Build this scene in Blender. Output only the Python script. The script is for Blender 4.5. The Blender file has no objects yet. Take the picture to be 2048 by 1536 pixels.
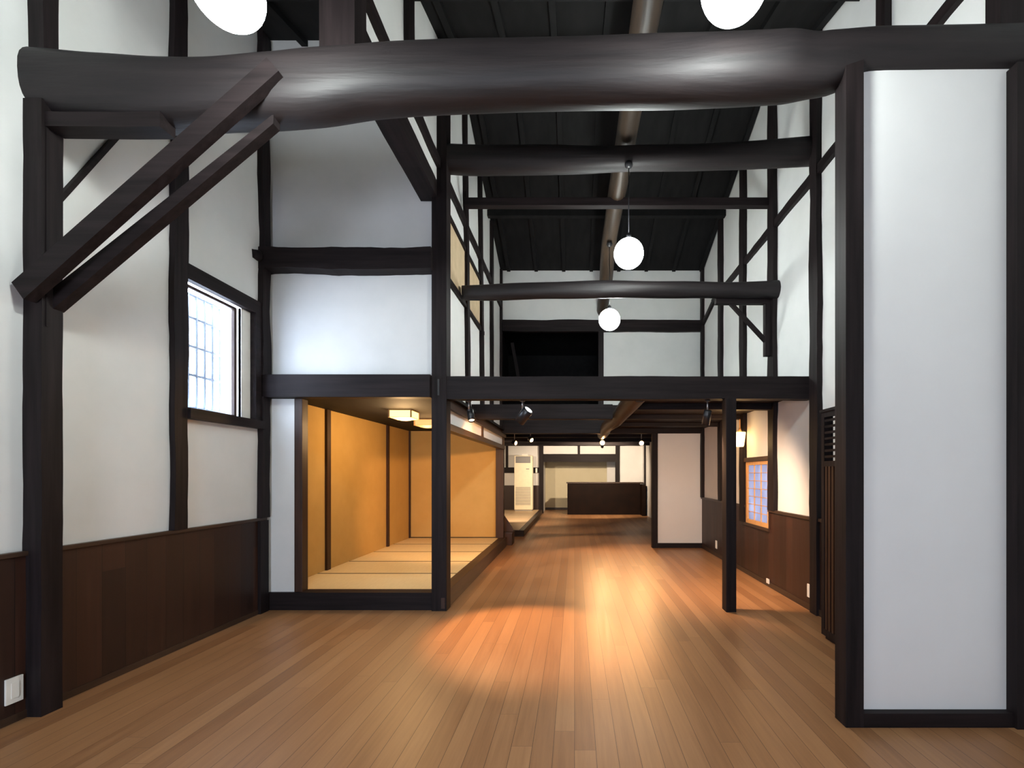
import bpy, bmesh, math, random
from mathutils import Vector, Matrix, noise
random.seed(7)
S = bpy.context.scene
COL = S.collection
W, H, F = 2048.0, 1536.0, 960.0
EYE = 1.55

# ------------------------------------------------------------------ camera
cam = bpy.data.cameras.new('camera')
co = bpy.data.objects.new('camera', cam)
COL.objects.link(co)
co.location = (0, 0, EYE)
co.rotation_euler = (math.pi / 2, 0, 0)
cam.sensor_fit = 'HORIZONTAL'
cam.sensor_width = 36
cam.lens = 36 * F / W
cam.shift_x = -(1149 - 1024) / W
cam.shift_y = (948 - 768) / W
cam.clip_start = 0.05
S.camera = co

# ------------------------------------------------------------------ world (daylight outside the windows)
wd = bpy.data.worlds.new('world')
S.world = wd
wd.use_nodes = True
bg = wd.node_tree.nodes['Background']
bg.inputs['Color'].default_value = (0.74, 0.83, 1.0, 1)
bg.inputs['Strength'].default_value = 12.0

# daylight entering by the barred window: a sampling portal in the opening
la = bpy.data.lights.new('window_portal', 'AREA')
la.shape = 'RECTANGLE'
la.size = 0.90
la.size_y = 1.18
la.cycles.is_portal = True
lo = bpy.data.objects.new('window_portal', la)
COL.objects.link(lo)
lo.location = (-3.70, 4.83, 2.72)
lo.rotation_euler = (math.radians(90), 0, math.radians(-90))

# frontal daylight through an added, unseen door opening at the viewer's back
lb_ = bpy.data.lights.new('added_door_portal', 'AREA')
lb_.shape = 'RECTANGLE'
lb_.size = 1.5
lb_.size_y = 1.9
lb_.cycles.is_portal = True
lp_ = bpy.data.objects.new('added_door_portal', lb_)
COL.objects.link(lp_)
lp_.location = (-1.65, -3.14, 1.05)
lp_.rotation_euler = (math.radians(90), 0, 0)

# ------------------------------------------------------------------ exposure
S.view_settings.view_transform = 'Standard'
S.view_settings.look = 'None'
S.view_settings.gamma = 1
S.view_settings.use_curve_mapping = False
S.view_settings.exposure = 1.55
GLOBE_STRENGTH = 37.0
SPOT_W = 150.0
try:
    S.cycles.use_denoising = True
    S.cycles.denoiser = 'OPENIMAGEDENOISE'
    S.cycles.max_bounces = 8
    S.cycles.diffuse_bounces = 5
    S.cycles.sample_clamp_indirect = 8
    S.cycles.caustics_reflective = False
    S.cycles.caustics_refractive = False
except Exception:
    pass

# ------------------------------------------------------------------ materials
def mat(name):
    m = bpy.data.materials.new(name)
    m.use_nodes = True
    nt = m.node_tree
    return m, nt, nt.nodes['Principled BSDF']

def ramp(nt, src, stops):
    r = nt.nodes.new('ShaderNodeValToRGB')
    while len(r.color_ramp.elements) < len(stops):
        r.color_ramp.elements.new(0.5)
    for e, (p, c) in zip(r.color_ramp.elements, stops):
        e.position = p
        e.color = (*c, 1)
    nt.links.new(src, r.inputs[0])
    return r

def coords(nt, scale=(1, 1, 1), loc=(0, 0, 0)):
    t = nt.nodes.new('ShaderNodeTexCoord')
    m = nt.nodes.new('ShaderNodeMapping')
    m.inputs['Scale'].default_value = scale
    m.inputs['Location'].default_value = loc
    nt.links.new(t.outputs['Object'], m.inputs[0])
    return m.outputs[0]

def tex_noise(nt, vec, scale, detail=4, rough=0.55):
    n = nt.nodes.new('ShaderNodeTexNoise')
    n.inputs['Scale'].default_value = scale
    n.inputs['Detail'].default_value = detail
    n.inputs['Roughness'].default_value = rough
    nt.links.new(vec, n.inputs['Vector'])
    return n.outputs['Fac']

def bump(nt, b, src, strength, dist=0.01):
    n = nt.nodes.new('ShaderNodeBump')
    n.inputs['Strength'].default_value = strength
    n.inputs['Distance'].default_value = dist
    nt.links.new(src, n.inputs['Height'])
    nt.links.new(n.outputs[0], b.inputs['Normal'])

def noisy(name, c0, c1, scale=(4, 4, 4), rough=0.6, bs=0.1, spec=0.4, detail=5, dist=0.005):
    m, nt, b = mat(name)
    n = tex_noise(nt, coords(nt, scale), 1.0, detail)
    r = ramp(nt, n, [(0.3, c0), (0.7, c1)])
    nt.links.new(r.outputs[0], b.inputs['Base Color'])
    b.inputs['Roughness'].default_value = rough
    b.inputs['Specular IOR Level'].default_value = spec
    if bs:
        bump(nt, b, n, bs, dist)
    return m

def plain(name, c, rough=0.5, metal=0.0, spec=0.5):
    m, nt, b = mat(name)
    n = tex_noise(nt, coords(nt, (9, 9, 9)), 1.0, 3)
    r = ramp(nt, n, [(0.2, tuple(x * 0.93 for x in c)), (0.8, tuple(min(1, x * 1.05) for x in c))])
    nt.links.new(r.outputs[0], b.inputs['Base Color'])
    b.inputs['Roughness'].default_value = rough
    b.inputs['Metallic'].default_value = metal
    b.inputs['Specular IOR Level'].default_value = spec
    return m

def emit(name, c, s, base=(0.8, 0.8, 0.8)):
    m, nt, b = mat(name)
    b.inputs['Base Color'].default_value = (*base, 1)
    b.inputs['Emission Color'].default_value = (*c, 1)
    b.inputs['Emission Strength'].default_value = s
    return m

M = {}
M['plaster'] = noisy('plaster', (0.63, 0.635, 0.62), (0.69, 0.69, 0.675), (2.2, 2.2, 2.2), 0.85, 0.12, 0.2, 6, 0.01)
M['plaster_warm'] = noisy('plaster_cream', (0.66, 0.60, 0.42), (0.70, 0.64, 0.46), (2, 2, 2), 0.85, 0.1, 0.2)
M['plaster_glossy'] = noisy('painted_partition', (0.70, 0.70, 0.69), (0.74, 0.74, 0.73), (1.5, 1.5, 1.5), 0.38, 0.03, 0.45)
DK0, DK1 = (0.0065, 0.0046, 0.0048), (0.018, 0.0125, 0.0130)
M['timber_z'] = noisy('dark_timber_upright', DK0, DK1, (22, 22, 1.2), 0.58, 0.35, 0.14)
M['timber_x'] = noisy('dark_timber_across', DK0, DK1, (1.2, 22, 22), 0.58, 0.35, 0.14)
M['timber_y'] = noisy('dark_timber_lengthwise', DK0, DK1, (22, 1.2, 22), 0.58, 0.35, 0.14)
M['log'] = noisy('dark_log', (0.0070, 0.0055, 0.0062), (0.019, 0.0145, 0.0150), (1.0, 14, 14), 0.56, 0.5, 0.32, 6, 0.012)
M['log_y'] = noisy('brown_log', (0.018, 0.012, 0.008), (0.055, 0.034, 0.020), (14, 1.0, 14), 0.5, 0.45, 0.4, 6, 0.012)
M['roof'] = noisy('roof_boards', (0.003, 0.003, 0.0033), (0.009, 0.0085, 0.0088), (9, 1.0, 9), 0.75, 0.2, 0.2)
M['brown'] = noisy('brown_wood', (0.022, 0.009, 0.005), (0.050, 0.021, 0.011), (20, 20, 1.5), 0.5, 0.2, 0.35)
M['brown_y'] = noisy('brown_wood_lengthwise', (0.022, 0.012, 0.008), (0.052, 0.027, 0.016), (20, 1.5, 20), 0.45, 0.2, 0.4)
M['counter'] = noisy('counter_wood', (0.0045, 0.002, 0.0012), (0.010, 0.0042, 0.0024), (3, 20, 3), 0.6, 0.1, 0.08)
M['tan'] = noisy('ochre_wall', (0.49, 0.325, 0.115), (0.54, 0.36, 0.135), (3, 3, 3), 0.9, 0.05, 0.1)
M['shoji_tan'] = noisy('tan_paper', (0.50, 0.38, 0.24), (0.60, 0.46, 0.30), (6, 6, 6), 0.85, 0.0, 0.2)
M['white_plastic'] = plain('white_plastic', (0.78, 0.76, 0.70), 0.4)
M['ac'] = plain('cream_metal', (0.80, 0.72, 0.52), 0.45)
M['black'] = plain('black_metal', (0.012, 0.012, 0.014), 0.35)
M['grey_slots'] = plain('grey_grille', (0.30, 0.28, 0.24), 0.6)
M['steel'] = plain('steel', (0.5, 0.5, 0.52), 0.3, 0.9)
M['grille'] = plain('painted_bars', (0.30, 0.36, 0.47), 0.5)
M['alu'] = plain('sash_aluminium', (0.32, 0.30, 0.30), 0.4, 0.4)
M['pine'] = noisy('light_pine', (0.50, 0.27, 0.10), (0.60, 0.34, 0.14), (20, 20, 2), 0.5, 0.1)
M['edging'] = plain('mat_edging', (0.05, 0.035, 0.015), 0.8)
M['globe'] = emit('lit_glass_globe', (0.93, 1.0, 0.97), GLOBE_STRENGTH)
M['lamp_face'] = emit('lit_lamp', (1.0, 0.50, 0.18), 9)
M['lamp_face_dim'] = emit('lit_lamp_seen_edge_on', (1.0, 0.55, 0.25), 2.5)
M['paper_lamp'] = emit('lit_paper', (1.0, 0.50, 0.14), 1.5, (.22, .15, .08))
M['paper_lamp_dim'] = emit('lit_paper_dim', (1.0, 0.42, 0.14), .42, (.2, .13, .08))
M['lantern'] = emit('lit_lantern_glass', (1.0, 0.52, 0.15), 2.4)

def tatami_mat():
    m, nt, b = mat('tatami')
    v = coords(nt, (260, 8, 8))
    n = tex_noise(nt, v, 1.0, 2)
    r = ramp(nt, n, [(0.3, (0.66, 0.50, 0.26)), (0.7, (0.74, 0.58, 0.31))])
    nt.links.new(r.outputs[0], b.inputs['Base Color'])
    b.inputs['Roughness'].default_value = 0.7
    bump(nt, b, n, 0.2, 0.002)
    return m
M['tatami'] = tatami_mat()

def plank_mat(name, axis_len, width, length, cols, rough, seam=0.004, seamc=(0.02, 0.01, 0.006), grain=1.0, coat=0.0, dens=9):
    """planks running along axis_len ('Y','Z','X'); the across axis is X for Y planks, Y for Z planks, Y for X planks"""
    m, nt, b = mat(name)
    N, L = nt.nodes, nt.links
    t = N.new('ShaderNodeTexCoord')
    s = N.new('ShaderNodeSeparateXYZ')
    L.new(t.outputs['Object'], s.inputs[0])
    a = {'Y': 'X', 'Z': 'Y', 'X': 'Y'}[axis_len]
    def math_(op, x, y=None, cl=False):
        n = N.new('ShaderNodeMath'); n.operation = op; n.use_clamp = cl
        for i, v in enumerate((x, y)):
            if v is None: continue
            if isinstance(v, (int, float)): n.inputs[i].default_value = v
            else: L.new(v, n.inputs[i])
        return n.outputs[0]
    u = math_('DIVIDE', s.outputs[a], width)
    ui = math_('FLOOR', u)
    uf = math_('FRACT', u)
    w1 = N.new('ShaderNodeTexWhiteNoise'); w1.noise_dimensions = '1D'
    L.new(ui, w1.inputs['W'])
    v = math_('ADD', math_('DIVIDE', s.outputs[axis_len], length), math_('MULTIPLY', w1.outputs['Value'], 7.3))
    vi = math_('FLOOR', v)
    vf = math_('FRACT', v)
    w2 = N.new('ShaderNodeTexWhiteNoise'); w2.noise_dimensions = '2D'
    cb = N.new('ShaderNodeCombineXYZ')
    L.new(ui, cb.inputs[0]); L.new(vi, cb.inputs[1])
    L.new(cb.outputs[0], w2.inputs['Vector'])
    sc = {'Y': (34, 1.6, 1), 'Z': (34, 34, 1.6), 'X': (1.6, 34, 1)}[axis_len]
    mp = N.new('ShaderNodeMapping'); mp.inputs['Scale'].default_value = sc
    off = N.new('ShaderNodeVectorMath'); off.operation = 'ADD'
    cb2 = N.new('ShaderNodeCombineXYZ')
    L.new(math_('MULTIPLY', w2.outputs['Value'], 31.0), cb2.inputs[{'Y': 1, 'Z': 2, 'X': 0}[axis_len]])
    L.new(t.outputs['Object'], off.inputs[0]); L.new(cb2.outputs[0], off.inputs[1])
    L.new(off.outputs[0], mp.inputs[0])
    g = tex_noise(nt, mp.outputs[0], 1.0, 5, 0.6)
    f = math_('ADD', math_('MULTIPLY', w2.outputs['Value'], 0.62 if axis_len != 'Y' else 0.42), math_('MULTIPLY', math_('SUBTRACT', g, 0.28), 0.9 * grain), True)
    k = len(cols) - 1
    r = ramp(nt, f, [(0.08 + 0.84 * i / k, c) for i, c in enumerate(cols)])
    d1 = math_('MINIMUM', uf, math_('SUBTRACT', 1.0, uf))
    e1 = math_('LESS_THAN', d1, seam / width)
    d2 = math_('MINIMUM', vf, math_('SUBTRACT', 1.0, vf))
    e2 = math_('LESS_THAN', d2, seam * 0.6 / length)
    e = math_('MAXIMUM', e1, e2)
    mx = N.new('ShaderNodeMix'); mx.data_type = 'RGBA'
    L.new(e, mx.inputs[0]); L.new(r.outputs[0], mx.inputs[6])
    mx.inputs[7].default_value = (*seamc, 1)
    L.new(mx.outputs[2], b.inputs['Base Color'])
    rr = math_('ADD', rough, math_('MULTIPLY', math_('SUBTRACT', g, 0.5), 0.25))
    L.new(rr, b.inputs['Roughness'])
    hh = math_('SUBTRACT', math_('MULTIPLY', g, 0.25), e)
    bump(nt, b, hh, 0.25, 0.002)
    b.inputs['Specular IOR Level'].default_value = 0.42
    b.inputs['Coat Weight'].default_value = coat
    b.inputs['Coat Roughness'].default_value = 0.3
    return m
M['floor'] = plank_mat('floor_planks', 'Y', 0.12, 3.6, [(0.22, 0.100, 0.042), (0.29, 0.140, 0.061), (0.35, 0.178, 0.080), (0.41, 0.22, 0.105)], 0.40, 0.0014, (0.07, 0.03, 0.014))
M['wainscot'] = plank_mat('wainscot_planks', 'Z', 0.185, 4.0, [(0.012, 0.0045, 0.003), (0.024, 0.0088, 0.0052), (0.042, 0.015, 0.0085)], 0.5, 0.002, (0.006, 0.003, 0.002))
M['platform'] = plank_mat('pale_boards', 'X', 0.9, 6.0, [(0.52, 0.34, 0.18), (0.60, 0.42, 0.24), (0.66, 0.47, 0.29)], 0.45, 0.008, (0.22, 0.13, 0.06))

def glass():
    m, nt, b = mat('window_glass')
    nt.nodes.remove(b)
    o = nt.nodes['Material Output']
    tr = nt.nodes.new('ShaderNodeBsdfTransparent')
    tr.inputs[0].default_value = (0.93, 0.95, 0.96, 1)
    gl = nt.nodes.new('ShaderNodeBsdfGlossy'); gl.inputs['Roughness'].default_value = 0.03
    mx = nt.nodes.new('ShaderNodeMixShader'); mx.inputs[0].default_value = 0.06
    nt.links.new(tr.outputs[0], mx.inputs[1]); nt.links.new(gl.outputs[0], mx.inputs[2])
    nt.links.new(mx.outputs[0], o.inputs[0])
    return m
M['glass'] = glass()

def shoji_paper():
    m, nt, b = mat('shoji_paper')
    nt.nodes.remove(b)
    o = nt.nodes['Material Output']
    n = tex_noise(nt, coords(nt, (3, 5, 3)), 1.0, 4)
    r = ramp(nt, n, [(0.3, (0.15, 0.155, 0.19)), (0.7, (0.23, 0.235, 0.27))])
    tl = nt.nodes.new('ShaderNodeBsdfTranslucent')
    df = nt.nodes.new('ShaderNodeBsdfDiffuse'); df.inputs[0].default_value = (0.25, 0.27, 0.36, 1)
    nt.links.new(r.outputs[0], tl.inputs[0])
    mx = nt.nodes.new('ShaderNodeMixShader'); mx.inputs[0].default_value = 0.35
    nt.links.new(tl.outputs[0], mx.inputs[1]); nt.links.new(df.outputs[0], mx.inputs[2])
    nt.links.new(mx.outputs[0], o.inputs[0])
    return m
M['shoji'] = shoji_paper()

# ------------------------------------------------------------------ mesh helpers
def bx(bm, x0, x1, y0, y1, z0, z1, bev=0.0):
    x0, x1 = min(x0, x1), max(x0, x1)
    y0, y1 = min(y0, y1), max(y0, y1)
    z0, z1 = min(z0, z1), max(z0, z1)
    vs = [bm.verts.new((x, y, z)) for x in (x0, x1) for y in (y0, y1) for z in (z0, z1)]
    fs = [(0, 1, 3, 2), (4, 6, 7, 5), (0, 4, 5, 1), (2, 3, 7, 6), (0, 2, 6, 4), (1, 5, 7, 3)]
    faces = [bm.faces.new([vs[i] for i in f]) for f in fs]
    if bev:
        es = list({e for f in faces for e in f.edges})
        bmesh.ops.bevel(bm, geom=es, offset=bev, segments=2, profile=0.6, affect='EDGES')
    return vs

def loft(bm, rings, cap=True):
    """rings: lists of Vectors, equal length"""
    rows = [[bm.verts.new(p) for p in r] for r in rings]
    n = len(rows[0])
    for a, b in zip(rows[:-1], rows[1:]):
        for i in range(n):
            f = bm.faces.new((a[i], a[(i + 1) % n], b[(i + 1) % n], b[i]))
            f.smooth = n > 6
    if cap:
        bm.faces.new(list(reversed(rows[0])))
        bm.faces.new(rows[-1])

def obj(name, bm, m, parent=None, loc=None):
    bmesh.ops.recalc_face_normals(bm, faces=bm.faces)
    me = bpy.data.meshes.new(name)
    bm.to_mesh(me)
    bm.free()
    me.materials.append(M[m] if isinstance(m, str) else m)
    o = bpy.data.objects.new(name, me)
    COL.objects.link(o)
    if parent is not None:
        o.parent = parent
        p = parent
        off = Vector((0, 0, 0))
        while p is not None:
            off += Vector(p.location)
            p = p.parent
        # meshes are written in world coordinates; bring them into the parent's frame
        me.transform(Matrix.Translation(-off))
    elif loc is not None:
        me.transform(Matrix.Translation(-Vector(loc)))
        o.location = loc
    return o

def tag(o, label, cat, group=None, kind=None):
    o['label'] = label
    o['category'] = cat
    if group: o['group'] = group
    if kind: o['kind'] = kind
    return o

def thing(name, label, cat, loc, group=None, kind=None):
    o = bpy.data.objects.new(name, None)
    COL.objects.link(o)
    o.location = loc
    o.empty_display_size = 0.1
    return tag(o, label, cat, group, kind)

def B(*a, bev=0.0):
    bm = bmesh.new()
    if isinstance(a[0], (tuple, list)):
        for t in a: bx(bm, *t, bev=bev)
    else:
        bx(bm, *a, bev=bev)
    return bm

def struct(name, bm, m, label, cat, group=None):
    return tag(obj(name, bm, m), label, cat, group, 'structure')

_trim = [0]
def trim(bm, m, label, cat='timber', group=None):
    _trim[0] += 1
    return struct('trim_%d' % _trim[0], bm, m, label, cat, group)

def wavy(x0, x1, y0, y1, z0, z1, amp=0.012, seed=0, axis='Z', lean=0.0, steps=None, ax='Y'):
    """a hewn timber along axis whose edges wander; lean shifts the top along Y"""
    bm = bmesh.new()
    lo, hi = {'Z': (z0, z1), 'Y': (y0, y1), 'X': (x0, x1)}[axis]
    n = steps or max(6, int((hi - lo) / 0.12))
    rings = []
    for i in range(n + 1):
        t = i / n
        s = lo + (hi - lo) * t
        def j(k): return amp * (noise.noise(Vector((s * 1.7 + seed * 13.1, k * 7.7, 0))) * 1.5 + 0.5 * noise.noise(Vector((s * 6 + seed, k * 3.1, 4))))
        if axis == 'Z':
            d = lean * t
            a0, a1 = y0 + d + j(1), y1 + d + j(2)
            rings.append([Vector((x0, a0, s)), Vector((x1, a0, s)), Vector((x1, a1, s)), Vector((x0, a1, s))])
        elif axis == 'Y':
            a0, a1 = z0 + j(1), z1 + j(2)
            rings.append([Vector((x0, s, a0)), Vector((x1, s, a0)), Vector((x1, s, a1)), Vector((x0, s, a1))])
        else:
            a0, a1 = z0 + j(1), z1 + j(2)
            rings.append([Vector((s, y0, a0)), Vector((s, y1, a0)), Vector((s, y1, a1)), Vector((s, y0, a1))])
    loft(bm, rings)
    return bm

def log(pts, radii, n=20, seed=0, rough=0.05, sq=2.0, steps=10):
    """a trunk through pts with (side, up) radii, lightly knobbly; sq > 2 squares the section"""
    P = [Vector(p) for p in pts]
    fine, rf = [], []
    for i in range(len(P) - 1):
        p0 = P[max(0, i - 1)]; p1 = P[i]; p2 = P[i + 1]; p3 = P[min(len(P) - 1, i + 2)]
        for k in range(steps):
            t = k / steps
            q = 0.5 * ((2 * p1) + (p2 - p0) * t + (2 * p0 - 5 * p1 + 4 * p2 - p3) * t * t + (3 * p1 - p0 - 3 * p2 + p3) * t ** 3)
            fine.append(q)
            tt = t * t * (3 - 2 * t)
            rf.append(tuple(a + (b - a) * tt for a, b in zip(radii[i], radii[i + 1])))
    fine.append(P[-1]); rf.append(radii[-1])
    bm = bmesh.new()
    rings = []
    for i, q in enumerate(fine):
        d = (fine[min(i + 1, len(fine) - 1)] - fine[max(i - 1, 0)]).normalized()
        side = d.cross(Vector((0, 0, 1))).normalized()
        up = side.cross(d)
        r = []
        for k in range(n):
            a = 2 * math.pi * k / n
            c, s = math.cos(a), math.sin(a)
            c2 = math.copysign(abs(c) ** (2 / sq), c); s2 = math.copysign(abs(s) ** (2 / sq), s)
            v = side * (c2 * rf[i][0]) + up * (s2 * rf[i][1])
            w = 1 + rough * noise.noise(Vector((q.x * 1.3 + seed, q.y * 1.3 + c, q.z + s * 1.2)))
            r.append(q + v * w)
        rings.append(r)
    loft(bm, rings)
    return bm

def bar(p, q, w, t, bm=None, up=(0, 1, 0)):
    """square bar p->q: t thick along `up`, w wide across"""
    bm = bm or bmesh.new()
    p, q = Vector(p), Vector(q)
    d = (q - p).normalized()
    u = Vector(up)
    u = (u - d * u.dot(d)).normalized()
    s = d.cross(u)
    loft(bm, [[c + s * (a * w / 2) + u * (b * t / 2) for a, b in ((-1, -1), (1, -1), (1, 1), (-1, 1))] for c in (p, q)])
    return bm

def tube(bm, p, q, r0, r1=None, n=20, cap=True):
    r1 = r0 if r1 is None else r1
    p, q = Vector(p), Vector(q)
    d = (q - p).normalized()
    u = d.orthogonal().normalized(); s = d.cross(u)
    rings = [[c + u * (math.cos(2 * math.pi * k / n) * r) + s * (math.sin(2 * math.pi * k / n) * r) for k in range(n)] for c, r in ((p, r0), (q, r1))]
    loft(bm, rings, cap)
    return bm

def prism(poly, x0, x1, plane='YZ'):
    """extrude a polygon; plane YZ -> extruded along X from x0 to x1, XZ -> along Y"""
    bm = bmesh.new()
    mk = (lambda a, b, c: (c, a, b)) if plane == 'YZ' else (lambda a, b, c: (a, c, b))
    r0 = [Vector(mk(a, b, x0)) for a, b in poly]
    r1 = [Vector(mk(a, b, x1)) for a, b in poly]
    loft(bm, [r0, r1])
    for f in bm.faces: f.smooth = False
    return bm

# ------------------------------------------------------------------ room dimensions
XL, XR, XM = -3.52, 2.70, -1.557
YB, YG, YF = -3.0, 10.10, 19.0          # behind camera, end of the tall hall, far wall
RY, RZ, SN, SF = 6.9, 6.95, 0.30, 0.35    # roof ridge and slopes
def roof(y): return RZ - SN * (RY - y) if y < RY else RZ - SF * (y - RY)

# ------------------------------------------------------------------ floor, roof, outer walls
struct('floor', B(XL - .1, XR + .3, YB - .1, 21.2, -.12, 0), 'floor', 'long worn brown plank floor with boards running down the hall', 'floor')
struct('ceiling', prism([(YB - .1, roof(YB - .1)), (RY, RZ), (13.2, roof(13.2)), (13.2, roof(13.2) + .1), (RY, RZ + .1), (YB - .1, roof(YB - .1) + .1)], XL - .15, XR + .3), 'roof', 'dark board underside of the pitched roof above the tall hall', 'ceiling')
for k in range(11):
    x = -3.1 + k * 0.575
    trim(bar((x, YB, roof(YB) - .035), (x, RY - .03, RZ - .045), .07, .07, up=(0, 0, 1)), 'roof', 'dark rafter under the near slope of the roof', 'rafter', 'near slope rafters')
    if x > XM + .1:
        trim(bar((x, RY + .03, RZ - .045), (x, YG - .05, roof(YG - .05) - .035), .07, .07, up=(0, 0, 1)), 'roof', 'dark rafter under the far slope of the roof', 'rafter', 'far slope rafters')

# left wall with the barred window hole
wy0, wy1, wz0, wz1 = 4.36, 5.30, 2.09, 3.43
def left_wall():
    bm = bmesh.new()
    x0, x1 = XL - .18, XL
    def piece(y0, y1, z0, z1=None):
        n = 1
        poly = [(y0, z0), (y1, z0)]
        if z1 is None:
            poly += [(y1, roof(y1))]
            if y0 < RY < y1: poly.append((RY, RZ))
            poly += [(y0, roof(y0))]
        else:
            poly += [(y1, z1), (y0, z1)]
        r0 = [Vector((x0, a, b)) for a, b in poly]; r1 = [Vector((x1, a, b)) for a, b in poly]
        loft(bm, [r0, r1])
    piece(YB, wy0, 0); piece(wy0, wy1, 0, wz0); piece(wy0, wy1, wz1); piece(wy1, 10.3, 0)
    piece(10.3, 21.2, 0, 3.0)
    return bm
struct('wall_left', left_wall(), 'plaster', 'white plaster side wall with the bright barred window', 'wall')

def right_wall():
    bm = bmesh.new()
    x0, x1 = XR, XR + .18
    def piece(y0, y1, z0, z1=None):
        poly = [(y0, z0), (y1, z0)]
        if z1 is None:
            poly += [(y1, roof(y1))]
            if y0 < RY < y1: poly.append((RY, RZ))
            poly += [(y0, roof(y0))]
        else:
            poly += [(y1, z1), (y0, z1)]
        loft(bm, [[Vector((x0, a, b)) for a, b in poly], [Vector((x1, a, b)) for a, b in poly]])
    piece(3.06, 6.60, 0); piece(6.60, 7.46, 0, .80); piece(6.60, 7.46, 1.74); piece(7.46, YG + .1, 0)
    piece(YG + .1, 21.2, 0, 3.0)
    x0, x1 = XR + .15, XR + .3
    piece(YB, 3.06, 0)
    return bm
struct('wall_right', right_wall(), 'plaster', 'white plaster side wall with the small paper screen window', 'wall')
wb = bmesh.new()
bx(wb, XL - .1, -2.4, YB - .12, YB, 0, roof(YB)); bx(wb, -.9, XR + .3, YB - .12, YB, 0, roof(YB))
bx(wb, -2.4, -.9, YB - .12, YB, 2.0, roof(YB)); bx(wb, -2.4, -.9, YB - .12, YB, 0, .1)  # opening added out of view to let in even frontal daylight
for k in range(3):
    trim(B(-2.4 + k * .71, -2.32 + k * .71, YB - .08, YB - .03, .1, 2.0), 'timber_z', 'dark stile of the added daylight door opening behind the viewer', 'stile', 'added door stiles')
struct('wall_behind', wb, 'plaster', 'white plaster end wall behind the viewer', 'wall')

# ------------------------------------------------------------------ left wall fittings
wl = thing('trim_wainscot_left', 'dark brown board wainscot along the wall under the barred window', 'wainscot', (XL, 3, 0), kind='structure')
obj('boards', B((XL, XL + .022, YB, 3.04, 0, 1.03), (XL, XL + .022, 3.04, 5.40, 0, 1.03)), 'wainscot', wl)
obj('cap_rail', B(XL, XL + .04, YB, 5.44, 1.03, 1.06, bev=.004), 'brown_y', wl)
obj('end_board', B(XL, XL + .055, 5.30, 5.44, 0, 1.03), 'timber_z', wl)
obj('baseboard', B(XL, XL + .03, YB, 5.42, 0, .05), 'brown_y', wl)

def outlet(label, x, y, z, w, h, sx, m='white_plastic'):
    t = thing('wall_outlet', label, 'outlet', (x, y, z))
    obj('cover_plate', B(x, x + sx * .012, y - w / 2, y + w / 2, z - h / 2, z + h / 2, bev=.003), m, t)
    bm = bmesh.new()
    bx(bm, x + sx * .0121, x + sx * .016, y - w * .22, y + w * .22, z - h * .3, z + h * .3, bev=.001)
    obj('socket', bm, 'white_plastic', t)
outlet('white outlet plate low on the wainscot below the barred window wall', XL + .0225, 3.00 - .01, .205, .095, .16, 1)

p = thing('timber_post', 'thick dark post against the white wall beside the crossing diagonal braces', 'post', (XL + .06, 3.12, 0))
obj('shaft', wavy(XL, XL + .12, 3.06, 3.19, 0, 3.95, .006, 3), 'timber_z', p)
obj('groove_strip', B(XL + .120, XL + .126, 3.085, 3.10, 2.5, 3.80), 'timber_z', p)
trim(wavy(XL, XL + .10, 3.09, 3.18, 4.1, roof(3.1) - .02, .006, 5), 'timber_z', 'dark wall post rising above the left end of the great log beam', 'post')
trim(wavy(XL, XL + .05, 4.17, 4.31, 1.06, roof(4.2) - .02, .014, 8), 'timber_z', 'dark wavy wall post between tall white panel and barred window', 'post')
trim(wavy(XL, XL + .06, 5.33, 5.46, 1.06, 2.41, .020, 11), 'timber_z', 'dark wavy corner post between barred window wall and matted room', 'post')
trim(wavy(XL, XL + .06, 5.34, 5.46, 2.655, roof(5.4) - .02, .030, 12), 'timber_z', 'dark wavy corner post above the barred window', 'post')
trim(bar((XL + .02, 3.24, 3.38), (XL + .02, 3.80, 4.36), .030, .03, up=(1, 0, 0)), 'timber_y', 'thin slanting wall brace high in the corner beside the thick post', 'brace')

# window_1 : barred window
w1 = thing('window_1', 'bright overexposed window with a bar grille in a dark frame', 'window', (XL, 4.83, 2.75), kind='structure')
fx0, fx1 = XL - .02, XL + .045
bm = bmesh.new()
bx(bm, fx0, fx1, 4.31, 5.33, 3.31, 3.45); bx(bm, fx0, fx1 + .03, 4.31, 5.35, 2.05, 2.14)
bx(bm, fx0, fx1, 5.24, 5.33, 2.14, 3.31); bx(bm, fx0, XL + .02, 4.31, 4.345, 2.14, 3.31)
obj('frame', bm, 'timber_y', w1)
bm = bmesh.new()
for (a, b_) in ((4.345, 4.37), (5.05, 5.085)):
    bx(bm, XL - .09, XL - .06, a, b_, 2.14, 3.31)
bx(bm, XL - .09, XL - .06, 4.37, 5.05, 2.14, 2.17); bx(bm, XL - .09, XL - .06, 4.37, 5.05, 3.28, 3.31)
obj('sliding_sash', bm, 'brown', w1)
bm = bmesh.new()
for (a, b_) in ((5.10, 5.125), (5.15, 5.175), (5.20, 5.225)):
    bx(bm, XL - .05, XL - .025, a, b_, 2.14, 3.31)
obj('sash_track', bm, 'alu', w1)
obj('pane', B(XL - .078, XL - .074, 4.37, 5.05, 2.17, 3.28), 'glass', w1)
bm = bmesh.new()
bx(bm, XL - .14, XL - .02, 5.10, 5.24, 2.14, 3.31)
obj('jamb_board', bm, 'white_plastic', w1)
g = thing('window_grille', 'blue-grey bar grille outside the bright window', 'grille', (XL - .25, 4.8, 2.1))
for k in range(10):
    bm = bmesh.new()
    yb = 4.24 + k * .105
    tube(bm, (XL - .24, yb, 2.04), (XL - .24, yb, 3.30), .017, n=10)
    obj('bar', bm, 'grille', g)
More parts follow.
